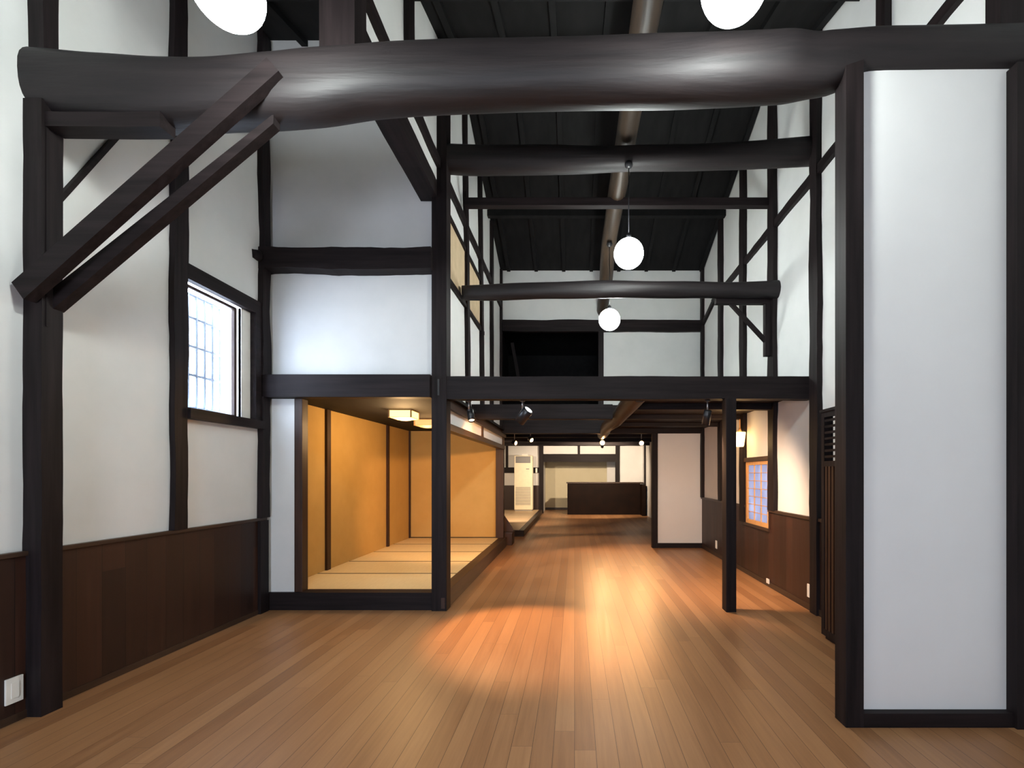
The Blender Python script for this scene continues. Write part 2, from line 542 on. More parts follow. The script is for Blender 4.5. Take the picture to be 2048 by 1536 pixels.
for z in (2.20, 2.52, 2.80, 3.08, 3.30):
    obj('rail', B(XL - .255, XL - .225, 4.10, 5.40, z - .012, z + .012), 'grille', g)

# ------------------------------------------------------------------ great log beam across the near bay
def px(x, d): return (x - 1149) * d / F
def pz(y, d): return EYE + (948 - y) * d / F
prof = [(24, 104, 200, 0.5), (40, 106, 214, 1), (80, 110, 236, 1), (125, 114, 243, 1), (230, 124, 254, 1), (340, 131, 258, 1), (450, 131, 252, 1), (560, 123, 249, 1), (640, 113, 243, 1), (755, 104, 226, 1), (900, 98, 216, 1), (1050, 93, 210, 1), (1280, 90, 206, 1), (1440, 86, 200, 1), (1560, 80, 193, 1), (1640, 76, 184, 1), (1725, 70, 157, 1), (1850, 66, 154, 1), (2120, 60, 149, 1)]
pts, rad = [], []
for x, t, b_, f in prof:
    D = 3.20 + (3.03 - 3.20) * min(1, max(0, (x - 1200) / 450))
    zt, zb = pz(t, D), pz(b_, D)
    pts.append((px(x, D), D, (zt + zb) / 2)); rad.append(((.17 if x < 1600 else .125), (zt - zb) / 2))
gb = thing('log_beam', 'great curved dark log beam spanning the near hall wall to wall', 'beam', (0, 3.1, 4.0))
obj('trunk', log(pts, rad, n=28, seed=2, rough=.05, sq=2.5, steps=6), 'log', gb)
trim(wavy(-3.40, -2.66, 3.08, 3.20, 3.78, 3.88, .006, 4, 'X'), 'timber_x', 'short dark bolster plank under the left end of the great log beam', 'bolster')

# braces
def PX(x, y, d): return (px(x, d), d, pz(y, d))
a, b_ = Vector(PX(40, 580, 3.0)), Vector(PX(548, 132, 3.0))
bm = bmesh.new()
n = Vector((b_.z - a.z, 0, -(b_.x - a.x))).normalized() * .056
q = [a + n + Vector((0, 0, -.02)), a - n, b_ - n, b_ + n]
loft(bm, [[Vector((v.x, 2.985, v.z)) for v in q], [Vector((v.x, 3.055, v.z)) for v in q]])
tag(obj('diagonal_brace', bm, 'timber_x', loc=a), 'thick diagonal brace lapped over the front of the great log beam', 'brace')
a, b_ = Vector(PX(108, 610, 3.17)), Vector(PX(556, 258, 3.17))
bm = bmesh.new()
n = Vector((b_.z - a.z, 0, -(b_.x - a.x))).normalized() * .054
q = [a + n, a - n, b_ - n + Vector((.03, 0, .03)), b_ + n + Vector((-.04, 0, 0.05))]
loft(bm, [[Vector((v.x, 3.13, v.z)) for v in q], [Vector((v.x, 3.20, v.z)) for v in q]])
tag(obj('diagonal_brace', bm, 'timber_x', loc=a), 'thinner diagonal brace running beneath the great log beam, lower of two', 'brace')

# upright strut and lengthwise wall beam carrying the middle wall
tag(obj('timber_strut', wavy(-1.66, -1.43, 3.12, 3.30, 4.22, roof(3.0) - .02, .004, 9), 'timber_z', loc=(-1.5, 3.1, 4.2)), 'square dark strut standing on the great log beam near the round lamp', 'strut')
tag(obj('lengthwise_beam', wavy(-1.76, -1.552, 3.31, 5.50, 4.67, 4.86, .008, 21, 'Y'), 'timber_y', loc=(-1.65, 4.3, 4.7)), 'dark lengthwise beam running from the great log to the tall corner post', 'beam')

# ------------------------------------------------------------------ cross wall above the matted room
struct('wall_cross', prism([(XL, 2.66), (-1.60, 2.66), (-1.60, roof(5.6) - .01), (XL, roof(5.6) - .01)], 5.52, 5.64, 'XZ'), 'plaster', 'tall white plaster cross wall above the matted room', 'wall')
lb = wavy(XL + .0, -1.60, 5.34, 5.54, 3.84, 4.08, .022, 31, 'X', steps=26)
trim(lb, 'timber_x', 'rough dark log set level across the white wall above matted room', 'log')
trim(log([(XL + .02, 5.32, 3.97), (XL + .01, 5.24, 3.96)], [(.05, .06), (.03, .045)], n=10, seed=3, rough=.2), 'timber_y', 'projecting stub end of the level wall log in the corner', 'log')

# tall corner post
cp = thing('timber_post', 'tall square corner post of the matted room rising to the roof', 'post', (-1.53, 5.52, 0))
obj('shaft', B(-1.615, -1.445, 5.42, 5.60, 0, roof(5.4) - .05, bev=.004), 'timber_z', cp)
obj('mortise_plug', B(-1.545, -1.525, 5.412, 5.42, 2.44, 2.62), 'black', cp)
obj('inlaid_patch', B(-1.505, -1.465, 5.414, 5.42, .03, .15), 'brown', cp)

# tie beams
tag(obj('tie_beam', B(XL, -1.615, 5.36, 5.52, 2.41, 2.665, bev=.006), 'timber_x', loc=(-2.5, 5.5, 2.4)), 'squared dark beam over the opening of the matted room', 'beam')
tag(obj('tie_beam', wavy(-1.445, XR, 5.43, 5.58, 2.40, 2.655, .004, 41, 'X'), 'timber_x', loc=(.6, 5.5, 2.4)), 'long squared dark tie beam crossing the open hall above the spotlights', 'beam')
fp = thing('timber_post', 'slender freestanding square post under the long tie beam', 'post', (1.76, 5.45, 0))
obj('shaft', B(1.70, 1.815, 5.38, 5.53, .0, 2.40, bev=.004), 'timber_z', fp)

# upper cross timbers
tag(obj('cross_beam', log([(-1.56, 5.56, 5.20), (-.5, 5.53, 5.16), (.6, 5.5, 5.16), (1.6, 5.48, 5.17), (2.72, 5.46, 5.22)], [(.13, .155), (.13, .15), (.12, .12), (.12, .13), (.13, .15)], seed=6, rough=.10, sq=2.5), 'log', loc=(.6, 5.5, 5.2)), 'topmost dark cross log just under the roof, above the hanging globe', 'beam')
tag(obj('cross_beam', log([(-1.50, 6.46, 3.99), (-.9, 6.45, 4.0), (0, 6.44, 4.02), (1, 6.42, 4.02), (2.1, 6.4, 4.0), (2.76, 6.38, 4.0)], [(.09, .095), (.10, .11), (.11, .11), (.11, .105), (.11, .105), (.10, .12)], seed=16, rough=.16, sq=2.2), 'log', loc=(.6, 6.4, 4.0)), 'round dark cross log between the two distant hanging globes', 'beam')
tag(obj('cross_beam', B(-1.5, XR, 6.52, 6.62, 5.20, 5.31, bev=.006), 'timber_x', loc=(.6, 6.6, 5.2)), 'thin squared dark tie just behind the topmost cross log', 'beam')
tag(obj('lengthwise_log', log([(.62, 2.6, 5.50), (.60, 5.5, 5.44), (.56, 7.6, 5.30), (.58, 9.0, 5.10), (.58, 10.08, 4.98)], [(.13, .13), (.12, .12), (.12, .13), (.12, .12), (.11, .12)], seed=26, rough=.08), 'log_y', loc=(.6, 6, 5.4)), 'lengthwise round log under the ridge running to the end wall', 'beam')

# near bay purlins
for y in (1.2, 4.5, 8.6):
    z = roof(y) - .15
    trim(B(XL if y < 5 else XM, XR, y - .05, y + .05, z - .05, z + .06), 'roof', 'dark purlin crossing under the roof boards', 'purlin', 'roof purlins')

# ------------------------------------------------------------------ middle wall (upper, white between posts)
poly = [(3.31, 4.84), (5.605, 4.84), (5.605, 2.47), (YG, 2.47), (YG, roof(YG) - .01), (RY, RZ - .01), (3.31, roof(3.31) - .01)]
struct('wall_middle', prism(poly, XM - .08, XM), 'plaster', 'upper white plaster wall lengthwise above the matted room', 'wall')
MP = [(4.38, 4.53, 4.93, roof(4.3) - .03, 0, 'slim dark post in the upper middle wall before the corner post'),
      (6.86, 7.00, 2.50, roof(6.8) - .04, -.24, 'first dark post of the upper middle wall beyond the corner post'),
      (7.91, 8.07, 2.50, roof(8.0) - .04, -.22, 'second dark post of the upper middle wall beyond the corner post'),
      (8.80, 8.97, 2.50, roof(8.9) - .04, 0, 'third dark post of the upper middle wall beyond the corner post'),
      (9.98, 10.08, 2.50, roof(10) - .04, 0, 'end post where the middle wall meets the gable wall')]
for i, (a, b_, z0, z1, ln, lab) in enumerate(MP):
    trim(wavy(XM - .01, XM + .05, a, b_, z0, z1, .02, 50 + i, lean=ln), 'timber_z', lab, 'post')
trim(wavy(XM, XM + .045, 3.31, YG, 5.01, 5.12, .022, 61, 'Y', steps=60), 'timber_y', 'wavy lengthwise rail high on the middle wall', 'rail')
trim(wavy(XM, XM + .035, 5.6, 8.1, 4.68, 4.735, .006, 62, 'Y'), 'timber_y', 'thin rail above the tan upper panels of the middle wall', 'rail')
trim(wavy(XM, XM + .04, 5.6, 8.1, 3.89, 3.95, .008, 63, 'Y'), 'timber_y', 'thin rail below the tan upper panels of the middle wall', 'rail')
for i, (a, b_) in enumerate(((5.60, 6.78), (6.93, 7.86))):
    w = thing('window_%d' % (3 + i), ('tan paper upper panel next to the tall corner post', 'tan paper upper panel farther from the tall corner post')[i], 'window', (XM, a, 3.95), kind='structure')
    obj('pane', B(XM, XM + .012, a, b_, 3.95, 4.68), 'shoji_tan', w)
    obj('frame', B((XM, XM + .02, a, a + .03, 3.95, 4.68), (XM, XM + .02, b_ - .03, b_, 3.95, 4.68)), 'brown', w)

# ------------------------------------------------------------------ right wall timbers
RP = [(2.95, 3.06, 4.30, roof(2.8) - .02, 'dark post above the great beam at the end of the near wall'),
      (4.08, 4.21, 0.0, roof(4.1) - .02, 'dark wall post behind the near white partition'),
      (5.23, 5.40, 0.0, roof(5.3) - .02, 'dark wavy wall post where the tie beam meets the wall'),
      (6.38, 6.57, 1.06, roof(6.4) - .04, 'dark wavy wall post on the near side of the paper screen window'),
      (7.52, 7.70, 0.80, roof(7.6) - .04, 'dark wavy wall post on the far side of the paper screen window'),
      (8.70, 8.86, 1.06, roof(8.7) - .04, 'dark wall post between lantern post and the end partition'),
      (9.97, 10.08, 1.06, roof(10) - .04, 'dark corner post beside the white end partition')]
for i, (a, b_, z0, z1, lab) in enumerate(RP):
    trim(wavy(XR - (.08 if i == 0 else .06), XR + (.15 if i == 0 else 0), a, b_, z0, z1, .018 if i > 1 else .006, 80 + i), 'timber_z', lab, 'post')
trim(wavy(XR - .05, XR, 3.2, 9.3, 4.83, 4.93, .012, 91, 'Y', steps=50), 'timber_y', 'long lengthwise rail high on the wall behind the near partition', 'rail')
trim(bar((XR - .025, 9.26, 4.86), (XR - .025, 10.05, 4.66), .09, .05, up=(1, 0, 0)), 'timber_y', 'short sagging end of the high lengthwise rail', 'rail')
br = thing('wall_bracket', 'small dark timber bracket frame hanging under the round cross log', 'bracket', (2.3, 6.5, 3.5))
obj('rail', B(1.90, 2.64, 6.44, 6.52, 3.84, 3.92), 'timber_x', br)
obj('upright', B(2.56, 2.64, 6.44, 6.52, 3.14, 3.84), 'timber_z', br)
obj('brace', bar((2.10, 6.48, 3.86), (2.60, 6.48, 3.32), .05, .05), 'timber_x', br)

wr = thing('trim_wainscot_right', 'dark brown board wainscot under the paper screen window', 'wainscot', (XR, 7, 0), kind='structure')
obj('boards', B((XR - .022, XR, 3.1, 6.60, 0, 1.03), (XR - .022, XR, 6.60, 7.50, 0, .76), (XR - .022, XR, 7.50, YG, 0, 1.03)), 'wainscot', wr)
obj('cap_rail', B((XR - .045, XR, 3.1, 6.60, 1.03, 1.065), (XR - .045, XR, 7.50, YG, 1.03, 1.065), (XR - .05, XR, 6.58, 7.52, .76, .80)), 'brown_y', wr)
obj('baseboard', B(XR - .035, XR, 3.1, YG, 0, .07), 'brown_y', wr)
obj('batten', B(XR - .035, XR - .022, 6.57, 6.60, .80, 1.03), 'brown', wr)

# window_2 : paper screen window
w2 = thing('window_2', 'small gridded paper screen window glowing blue with daylight', 'window', (XR, 7.0, .8), kind='structure')
obj('outer_frame', B((XR - .05, XR + .02, 6.57, 7.52, 1.735, 1.80),), 'brown_y', w2)
sy0, sy1, sz0, sz1 = 6.60, 7.48, .80, 1.735
bm = B((XR - .03, XR + .005, sy0, sy0 + .05, sz0, sz1), (XR - .03, XR + .005, sy1 - .06, sy1, sz0, sz1), (XR - .03, XR + .005, sy0 + .05, sy1 - .06, sz0, sz0 + .06), (XR - .03, XR + .005, sy0 + .05, sy1 - .06, sz1 - .05, sz1))
sf = obj('screen_frame', bm, 'pine', w2)
bm = bmesh.new()
gy0, gy1, gz0, gz1 = sy0 + .05, sy1 - .06, sz0 + .06, sz1 - .05
for k in (1, 2):
    y = gy0 + (gy1 - gy0) * k / 3
    bx(bm, XR - .022, XR - .006, y - .006, y + .006, gz0, gz1)
for k in range(1, 7):
    z = gz0 + (gz1 - gz0) * k / 7
    bx(bm, XR - .020, XR - .007, gy0, gy1, z - .004, z + .004)
obj('lattice', bm, 'pine', w2)
obj('pane', B(XR - .005, XR - .003, gy0, gy1, gz0, gz1), 'shoji', w2)

outlet('small square white outlet on the baseboard under the paper screen window', XR - .0355, 6.60, .078, .09, .065, -1)
outlet('tall white outlet plate beside the slatted screen at the side wall', XR - .0225, 5.46, .22, .09, .15, -1)
outlet('small distant white outlet plate on the wainscot near the end partition', XR - .0225, 9.05, .22, .09, .15, -1)

# ------------------------------------------------------------------ near partition on the right
npn = thing('wall_partition_near', 'large near white partition panel in a dark timber frame', 'partition', (2.2, 3, 0), kind='structure')
obj('panel', B(1.765, XR + .15, 2.985, 3.06, .085, 4.10), 'plaster_glossy', npn)
obj('sill', B(1.765, XR + .15, 2.93, 3.05, 0, .087, bev=.003), 'timber_x', npn)
obj('end_post', B(1.657, 1.767, 2.93, 3.055, 0, 4.09, bev=.003), 'timber_z', npn)
obj('wall_post', B(2.685, XR + .15, 2.91, 3.0, 0, 4.05), 'timber_z', npn)

# slatted screen cabinet behind it
sc = thing('slatted_screen', 'dark slatted screen box between the near partition and side wall', 'screen', (2.34, 4.2, 0))
X0 = 2.34
obj('frame', B((X0, X0 + .05, 4.50, 4.55, .04, 2.13), (X0, X0 + .05, 3.55, 3.60, .04, 2.13), (X0, X0 + .04, 3.60, 4.50, 2.08, 2.13), (X0, X0 + .04, 3.60, 4.50, 1.62, 1.67), (X0, X0 + .04, 3.60, 4.50, .04, .10)), 'timber_z', sc)
obj('top_board', B(X0 - .01, XR, 3.55, 4.57, 2.13, 2.155), 'timber_y', sc)
obj('foot_rail', B(X0 + .03, X0 + .07, 3.55, 4.53, 0, .06), 'timber_y', sc)
for k in range(7):
    z = 1.70 + k * .056
    obj('cross_slat', B(X0 + .004, X0 + .022, 3.60, 4.50, z, z + .022), 'timber_y', sc)
for k in range(16):
    y = 3.62 + k * .056
    obj('upright_slat', B(X0 + .004, X0 + .026, y, y + .03, .10, 1.62), 'brown', sc)
obj('backing_board', B(X0 + .028, X0 + .034, 3.60, 4.50, .10, 1.62), 'timber_z', sc)
obj('end_board', B(X0 + .05, X0 + .085, 4.50, 4.53, .04, 2.13), 'timber_z', sc)

# ------------------------------------------------------------------ matted room
tr = thing('room_platform', 'raised dark timber edge around the matted room', 'platform', (-2.5, 5.5, 0), kind='structure')
obj('front_sill', B(XL, -1.60, 5.46, 5.60, 0, .20, bev=.003), 'timber_x', tr)
obj('side_sill', B(-1.60, -1.455, 5.60, 10.28, 0, .205, bev=.005), 'brown_y', tr)
obj('front_track', B(-3.11, -1.615, 5.58, 5.62, .18, .204), 'brown', tr)
obj('base', B(XL + .02, -1.60, 5.60, 10.2, 0, .15), 'timber_x', tr)
struct('wall_nib', B(XL, -3.20, 5.50, 5.60, .20, 2.41), 'plaster', 'narrow white wall strip beside the opening of the matted room', 'wall')
trim(B(-3.205, -3.115, 5.49, 5.61, .20, 2.41, bev=.003), 'brown', 'dark jamb at the window side of the matted room opening', 'jamb')
for i in range(5):
    y0 = 5.62 + i * .912
    names = ('frontmost tatami mat of the matted room, nearest the sill', 'second tatami mat from the front sill', 'third and middle tatami mat of the matted room', 'fourth tatami mat from the front sill', 'rear tatami mat against the ochre end wall')
    t = thing('tatami_mat', names[i], 'mat', (-2.5, y0, .15), 'tatami mats of the matted room')
    obj('woven_top', B(-3.495, -1.602, y0 + .019, y0 + .893, .15, .197), 'tatami', t)
    for a in (y0, y0 + .893):
        obj('edging', B(-3.495, -1.602, a, a + .019, .15, .1975), 'edging', t)
struct('wall_ochre_side', B(XL, XL + .02, 5.61, 10.2, .15, 2.46), 'tan', 'ochre side wall inside the matted room', 'wall')
struct('wall_ochre_end', B(XL, -1.56, 10.18, 10.28, 0, 2.46), 'tan', 'ochre end wall at the back of the matted room', 'wall')
trim(B(XL + .02, XL + .055, 6.73, 6.83, .197, 2.455), 'brown', 'dark upright in the ochre side wall near the opening', 'post')
trim(B(XL + .02, XL + .055, 8.92, 9.00, .197, 2.455), 'brown', 'dark upright in the ochre side wall near the back', 'post')
trim(B(XL + .02, XL + .05, 10.13, 10.18, .197, 2.455), 'brown', 'dark corner upright at the back of the matted room', 'post')
trim(B(XL + .02, -1.66, 10.165, 10.18, .197, .215), 'edging', 'thin dark skirting strip at the back of the matted room', 'strip')
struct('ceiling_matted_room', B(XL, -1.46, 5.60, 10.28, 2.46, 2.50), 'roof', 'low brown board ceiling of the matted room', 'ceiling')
trim(B(-1.66, -1.50, 10.12, 10.28, .2, 2.40, bev=.003), 'brown', 'dark back corner post of the matted room beside the walkway', 'post')
so = thing('transom_panel', 'white transom band over the side opening of the matted room', 'transom', (-1.52, 5.6, 2.1), kind='structure')
obj('lintel', B(-1.58, -1.465, 5.60, 10.12, 2.065, 2.145), 'brown_y', so)
obj('panel', B(-1.535, -1.515, 5.60, 10.12, 2.145, 2.325), 'plaster', so)
obj('top_rail', B(-1.58, -1.465, 5.60, 10.28, 2.325, 2.385), 'brown_y', so)
obj('divider', B(-1.54, -1.49, 7.80, 7.88, 2.145, 2.325), 'brown', so)
obj('end_divider', B(-1.54, -1.49, 10.06, 10.12, 2.145, 2.325), 'brown', so)
obj('upper_board', B(-1.54, -1.51, 5.60, 10.28, 2.385, 2.46), 'brown_y', so)

# ceiling lamps
def paper_box(label, x0, x1, y0, y1, z0, z1, m, watt, col):
    t = thing('ceiling_lamp', label, 'lamp', ((x0 + x1) / 2, (y0 + y1) / 2, z1), 'paper ceiling lamps of the matted room')
    bm = bmesh.new()
    n = 6
    # shade: four paper sides and a bulging paper base
    g = [[None] * (n + 1) for _ in range(n + 1)]
    for i in range(n + 1):
        for j in range(n + 1):
            u, v = i / n, j / n
            zz = z0 - .035 * (1 - (2 * u - 1) ** 2) * (1 - (2 * v - 1) ** 2)
            g[i][j] = bm.verts.new((x0 + (x1 - x0) * u, y0 + (y1 - y0) * v, zz))
    for i in range(n):
        for j in range(n):
            f = bm.faces.new((g[i][j], g[i + 1][j], g[i + 1][j + 1], g[i][j + 1])); f.smooth = True
    bx(bm, x0, x1, y0, y0 + .004, z0 + .001, z1 - .004); bx(bm, x0, x1, y1 - .004, y1, z0 + .001, z1 - .004)
    bx(bm, x0, x0 + .004, y0 + .004, y1 - .004, z0 + .001, z1 - .004); bx(bm, x1 - .004, x1, y0 + .004, y1 - .004, z0 + .001, z1 - .004)
    obj('shade', bm, m, t)
    bm = bmesh.new()
    for (x, y) in ((x0, y0), (x1, y0), (x0, y1), (x1, y1)):
        bx(bm, x - .009, x + .009, y - .009, y + .009, z0 - .006, z1)
    for z in (z0, z1 - .006):
        for y in (y0, y1): bx(bm, x0 + .006, x1 - .006, y - .004, y + .004, z - .003, z + .003)
        for x in (x0, x1): bx(bm, x - .004, x + .004, y0 + .006, y1 - .006, z - .003, z + .003)
    obj('frame', bm, 'pine', t)
    l = bpy.data.lights.new('lamp_glow', 'POINT'); l.energy = watt; l.color = col; l.shadow_soft_size = .12
    o = bpy.data.objects.new('lamp_glow', l); COL.objects.link(o)
    o.location = ((x0 + x1) / 2, (y0 + y1) / 2, z0 - .18)
paper_box('brightly lit square paper ceiling lamp, front one in the matted room', -2.62, -2.31, 6.78, 7.12, 2.355, 2.46, 'paper_lamp', 18, (1.0, .62, .28))
paper_box('dimmer square paper ceiling lamp partly hidden by the corner post', -2.65, -2.33, 7.95, 8.29, 2.36, 2.46, 'paper_lamp_dim', 6, (1.0, .56, .22))

# ------------------------------------------------------------------ low loft over the right part, cross joists, brown log
struct('ceiling_loft', B(.74, XR, 5.58, YG, 2.50, 2.54), 'timber_y', 'dark underside of the low loft past the tie beam', 'ceiling')
for y, z0, z1, xa in ((6.5, 2.415, 2.50, .78), (7.7, 2.425, 2.50, .78), (8.9, 2.43, 2.50, .78)):
    trim(B(xa, XR, y - .06, y + .06, z0, z1, bev=.008), 'timber_x', 'dark joist under the low loft', 'joist', 'loft joists')
tag(obj('cross_joist', B(XM + .02, .57, 7.15, 7.30, 2.37, 2.59, bev=.006), 'timber_x', loc=(-.5, 7.2, 2.4)), 'squared dark joist seen under the long tie beam above the walkway', 'beam')
tag(obj('lengthwise_log', log([(.76, 5.6, 2.52), (.74, 6.4, 2.50), (.68, 7.6, 2.44), (.62, 9, 2.46), (.64, 10.2, 2.45), (.66, 11.7, 2.5)], [(.12, .13), (.12, .13), (.11, .12), (.11, .12), (.11, .12), (.10, .11)], seed=33, rough=.12), 'log_y', loc=(.7, 8, 2.5)), 'crooked brown log under the low ceiling, lit orange by spotlights', 'beam')

# ------------------------------------------------------------------ gable wall at the end of the tall hall
bm = bmesh.new()
def gpiece(x0, x1, z0, z1):
    bx(bm, x0, x1, YG, YG + .12, z0, z1)
gpiece(XM - .1, XR, 4.70, roof(YG) + .03)
gpiece(.60, XR, 2.75, 4.70)
struct('wall_gable', bm, 'plaster', 'white plaster gable wall high at the end of the tall hall', 'wall')
trim(wavy(XM, XR, YG - .08, YG + .02, 4.53, 4.77, .01, 71, 'X'), 'timber_x', 'dark level beam in the gable wall behind the farthest globe', 'beam')
trim(B(XM, XR, YG - .08, YG + .14, 2.40, 2.99, bev=.005), 'timber_x', 'deep dark beam at the foot of the gable wall', 'beam')
trim(B(.50, .61, YG - .07, YG + .05, 2.99, 4.55), 'timber_z', 'dark jamb of the black loft opening in the gable wall', 'post')
trim(bar((-1.40, YG + .7, 4.5), (-1.15, YG + .9, 3.0), .07, .07), 'timber_z', 'faint slanting timber inside the black loft opening', 'brace')
lf = bmesh.new()
bx(lf, XM - .3, XM - .25, YG + .12, 13.1, 2.75, 5.6); bx(lf, .62, .67, YG + .12, 13.1, 2.75, 5.6)
bx(lf, XM - .3, .67, 13.1, 13.15, 2.75, 5.0)
struct('wall_loft', lf, 'roof', 'black boarded inside of the loft beyond the gable opening', 'wall')
struct('wall_hall_end', B((XL, XM - .1, 10.28, 10.38, 2.5, 6.0),), 'plaster', 'plaster wall over the back of the matted room', 'wall')

# end partition at 10.1 m
ep = thing('wall_partition_end', 'white free end partition panel beside the wainscoted side wall', 'partition', (2.2, YG, 0), kind='structure')
obj('panel', B(1.74, XR, YG - .01, YG + .06, .10, 2.41), 'plaster_glossy', ep)
obj('sill', B(1.74, XR, YG - .04, YG + .08, 0, .10), 'timber_x', ep)
obj('end_post', B(1.63, 1.745, YG - .05, YG + .09, 0, 2.41), 'timber_z', ep)

# ------------------------------------------------------------------ far low room
struct('ceiling_far', B(XL, XR, YG + .14, 21.2, 2.69, 2.74), 'timber_x', 'low dark ceiling of the far room', 'ceiling')
for y in (11.6, 13.5, 15.4, 17.3):
    trim(B(XL, XR, y - .07, y + .07, 2.58, 2.69), 'timber_x', 'dark joist crossing the far low ceiling', 'joist', 'far room joists')
struct('wall_alcove', B((-1.9, 3.0, 20.9, 21.0, 0, 2.69),), 'plaster_warm', 'cream back wall of the alcove behind the counter', 'wall')
struct('wall_alcove_side', B((-1.34, -1.27, 19.1, 20.9, 0, 2.69), (1.84, 1.94, 19.1, 20.9, 0, 2.69)), 'plaster', 'white cheek walls of the alcove', 'wall')
trim(B(1.40, 1.84, 20.7, 20.76, 0, 2.30), 'plaster_glossy', 'pale narrow panel in the alcove beside the counter post', 'panel')
trim(B(-1.27, 1.84, 20.86, 20.9, 0, .09), 'brown_y', 'brown baseboard of the alcove', 'baseboard')
bm = bmesh.new()
bx(bm, XL, -1.30, YF, YF + .10, 0, 2.69); bx(bm, 1.70, XR, YF, YF + .10, 0, 2.69); bx(bm, -1.30, 1.70, YF, YF + .10, 2.28, 2.69)
struct('wall_back', bm, 'plaster', 'white plaster far wall around the alcove opening', 'wall')
Y1 = YF - .05
trim(B(-1.405, -1.23, Y1 - .03, YF + .12, 0, 2.69), 'timber_z', 'dark post between air conditioner wall and alcove', 'post')
trim(B(1.62, 1.78, Y1 - .03, YF + .12, 0, 2.69), 'timber_z', 'dark post rising behind the counter', 'post')
trim(B(-1.23, 1.62, Y1, YF + .12, 2.03, 2.34), 'timber_x', 'deep dark lintel over the alcove opening', 'lintel')
trim(B(.13, .22, Y1, YF, 2.34, 2.69), 'timber_z', 'short dark stud in the transom over the alcove', 'stud')
trim(B(-2.72, -2.62, Y1, YF, 1.81, 2.69), 'timber_z', 'slim dark post beside the air conditioner', 'post')
trim(B(XL, -1.405, Y1, YF, 1.59, 1.81), 'timber_x', 'dark rail on the wall behind the air conditioner', 'rail')
trim(B(XL, -1.405, Y1 + .01, YF, .14, 1.10), 'wainscot', 'dark dado behind the air conditioner', 'dado')
trim(B(XL, XR, Y1 - .02, YF, 2.66, 2.69), 'timber_x', 'dark head strip along the far wall', 'strip')
for y in (13.2, 16.2, 18.2):
    trim(B(XR - .06, XR, y - .08, y + .08, 0, 2.69), 'timber_z', 'dark post on the side wall of the far room', 'post', 'far side wall posts')
tag(obj('wall_switch', B(-1.54, -1.47, Y1 - .02, Y1, 1.60, 1.78), 'white_plastic', loc=(-1.5, Y1, 1.6)), 'small white switch between air conditioner and alcove post', 'switch')

# pale raised boards
pf = thing('raised_platform', 'pale boarded low platform in front of the air conditioner', 'platform', (-2.3, 12, 0))
obj('boards', B(XL + .01, -1.39, 12.0, Y1, .0, .14), 'platform', pf)
obj('front_edge', B(XL, -1.26, 11.88, 12.0, 0, .145), 'timber_x', pf)
obj('side_edge', B(-1.39, -1.26, 12.0, Y1 - .04, 0, .145), 'brown_y', pf)

# air conditioner
acx0, acx1, acy = -2.29, -1.60, 18.25
ac = thing('air_conditioner', 'tall cream floor-standing air conditioner on the pale platform', 'air conditioner', (-1.95, 18.5, .14))
obj('body', B(acx0, acx1, acy, acy + .40, .19, 2.25, bev=.015), 'ac', ac)
obj('plinth', B(acx0 + .02, acx1 - .02, acy + .02, acy + .38, .14, .19), 'grey_slots', ac)
ov = obj('air_outlet', B(acx0 + .055, acx1 - .075, acy - .008, acy, 1.97, 2.22), 'black', ac)
for k in range(5):
    obj('louver', B(acx0 + .065, acx1 - .085, acy - .016, acy - .008, 1.995 + k * .045, 2.003 + k * .045), 'grey_slots', ov)
ig = obj('intake_grille', B(acx0 + .05, acx1 - .07, acy - .008, acy, .37, 1.05), 'grey_slots', ac)
for k in range(14):
    obj('louver', B(acx0 + .055, acx1 - .075, acy - .014, acy - .008, .39 + k * .047, .41 + k * .047), 'ac', ig)
obj('control_panel', B(acx1 - .24, acx1 - .12, acy - .006, acy, 1.72, 1.76), 'grey_slots', ac)
obj('duct_stub', B(acx0 + .28, acx0 + .50, acy + .1, acy + .3, 2.25, 2.32), 'white_plastic', ac)

# counter
ct = thing('counter', 'dark wooden service counter across the far end', 'counter', (1.2, 18.3, 0))
obj('front_panel', B(-.27, 2.50, 18.30, 18.36, 0, 1.19), 'counter', ct)
obj('end_panel', B(-.27, -.21, 18.36, 18.85, 0, 1.19), 'counter', ct)
obj('return_panel', B(2.50, 2.63, 17.7, 18.36, 0, 1.15), 'counter', ct)
obj('counter_top', B(-.31, 2.63, 18.26, 18.87, 1.19, 1.235, bev=.005), 'brown_y', ct)

# step beside the back corner of the matted room
st = thing('wooden_step', 'small wooden step block with a raked side board at the platform corner', 'step', (-1.45, 10.6, 0))
obj('block', B(-1.56, -1.36, 10.42, 10.85, 0, .26, bev=.005), 'brown', st)
obj('tread', B(-1.57, -1.345, 10.41, 10.86, .26, .285), 'brown_y', st)
obj('raked_board', prism([(-1.56, .285), (-1.35, .285), (-1.35, .34), (-1.56, .66)], 10.55, 10.60, 'XZ'), 'brown', st)

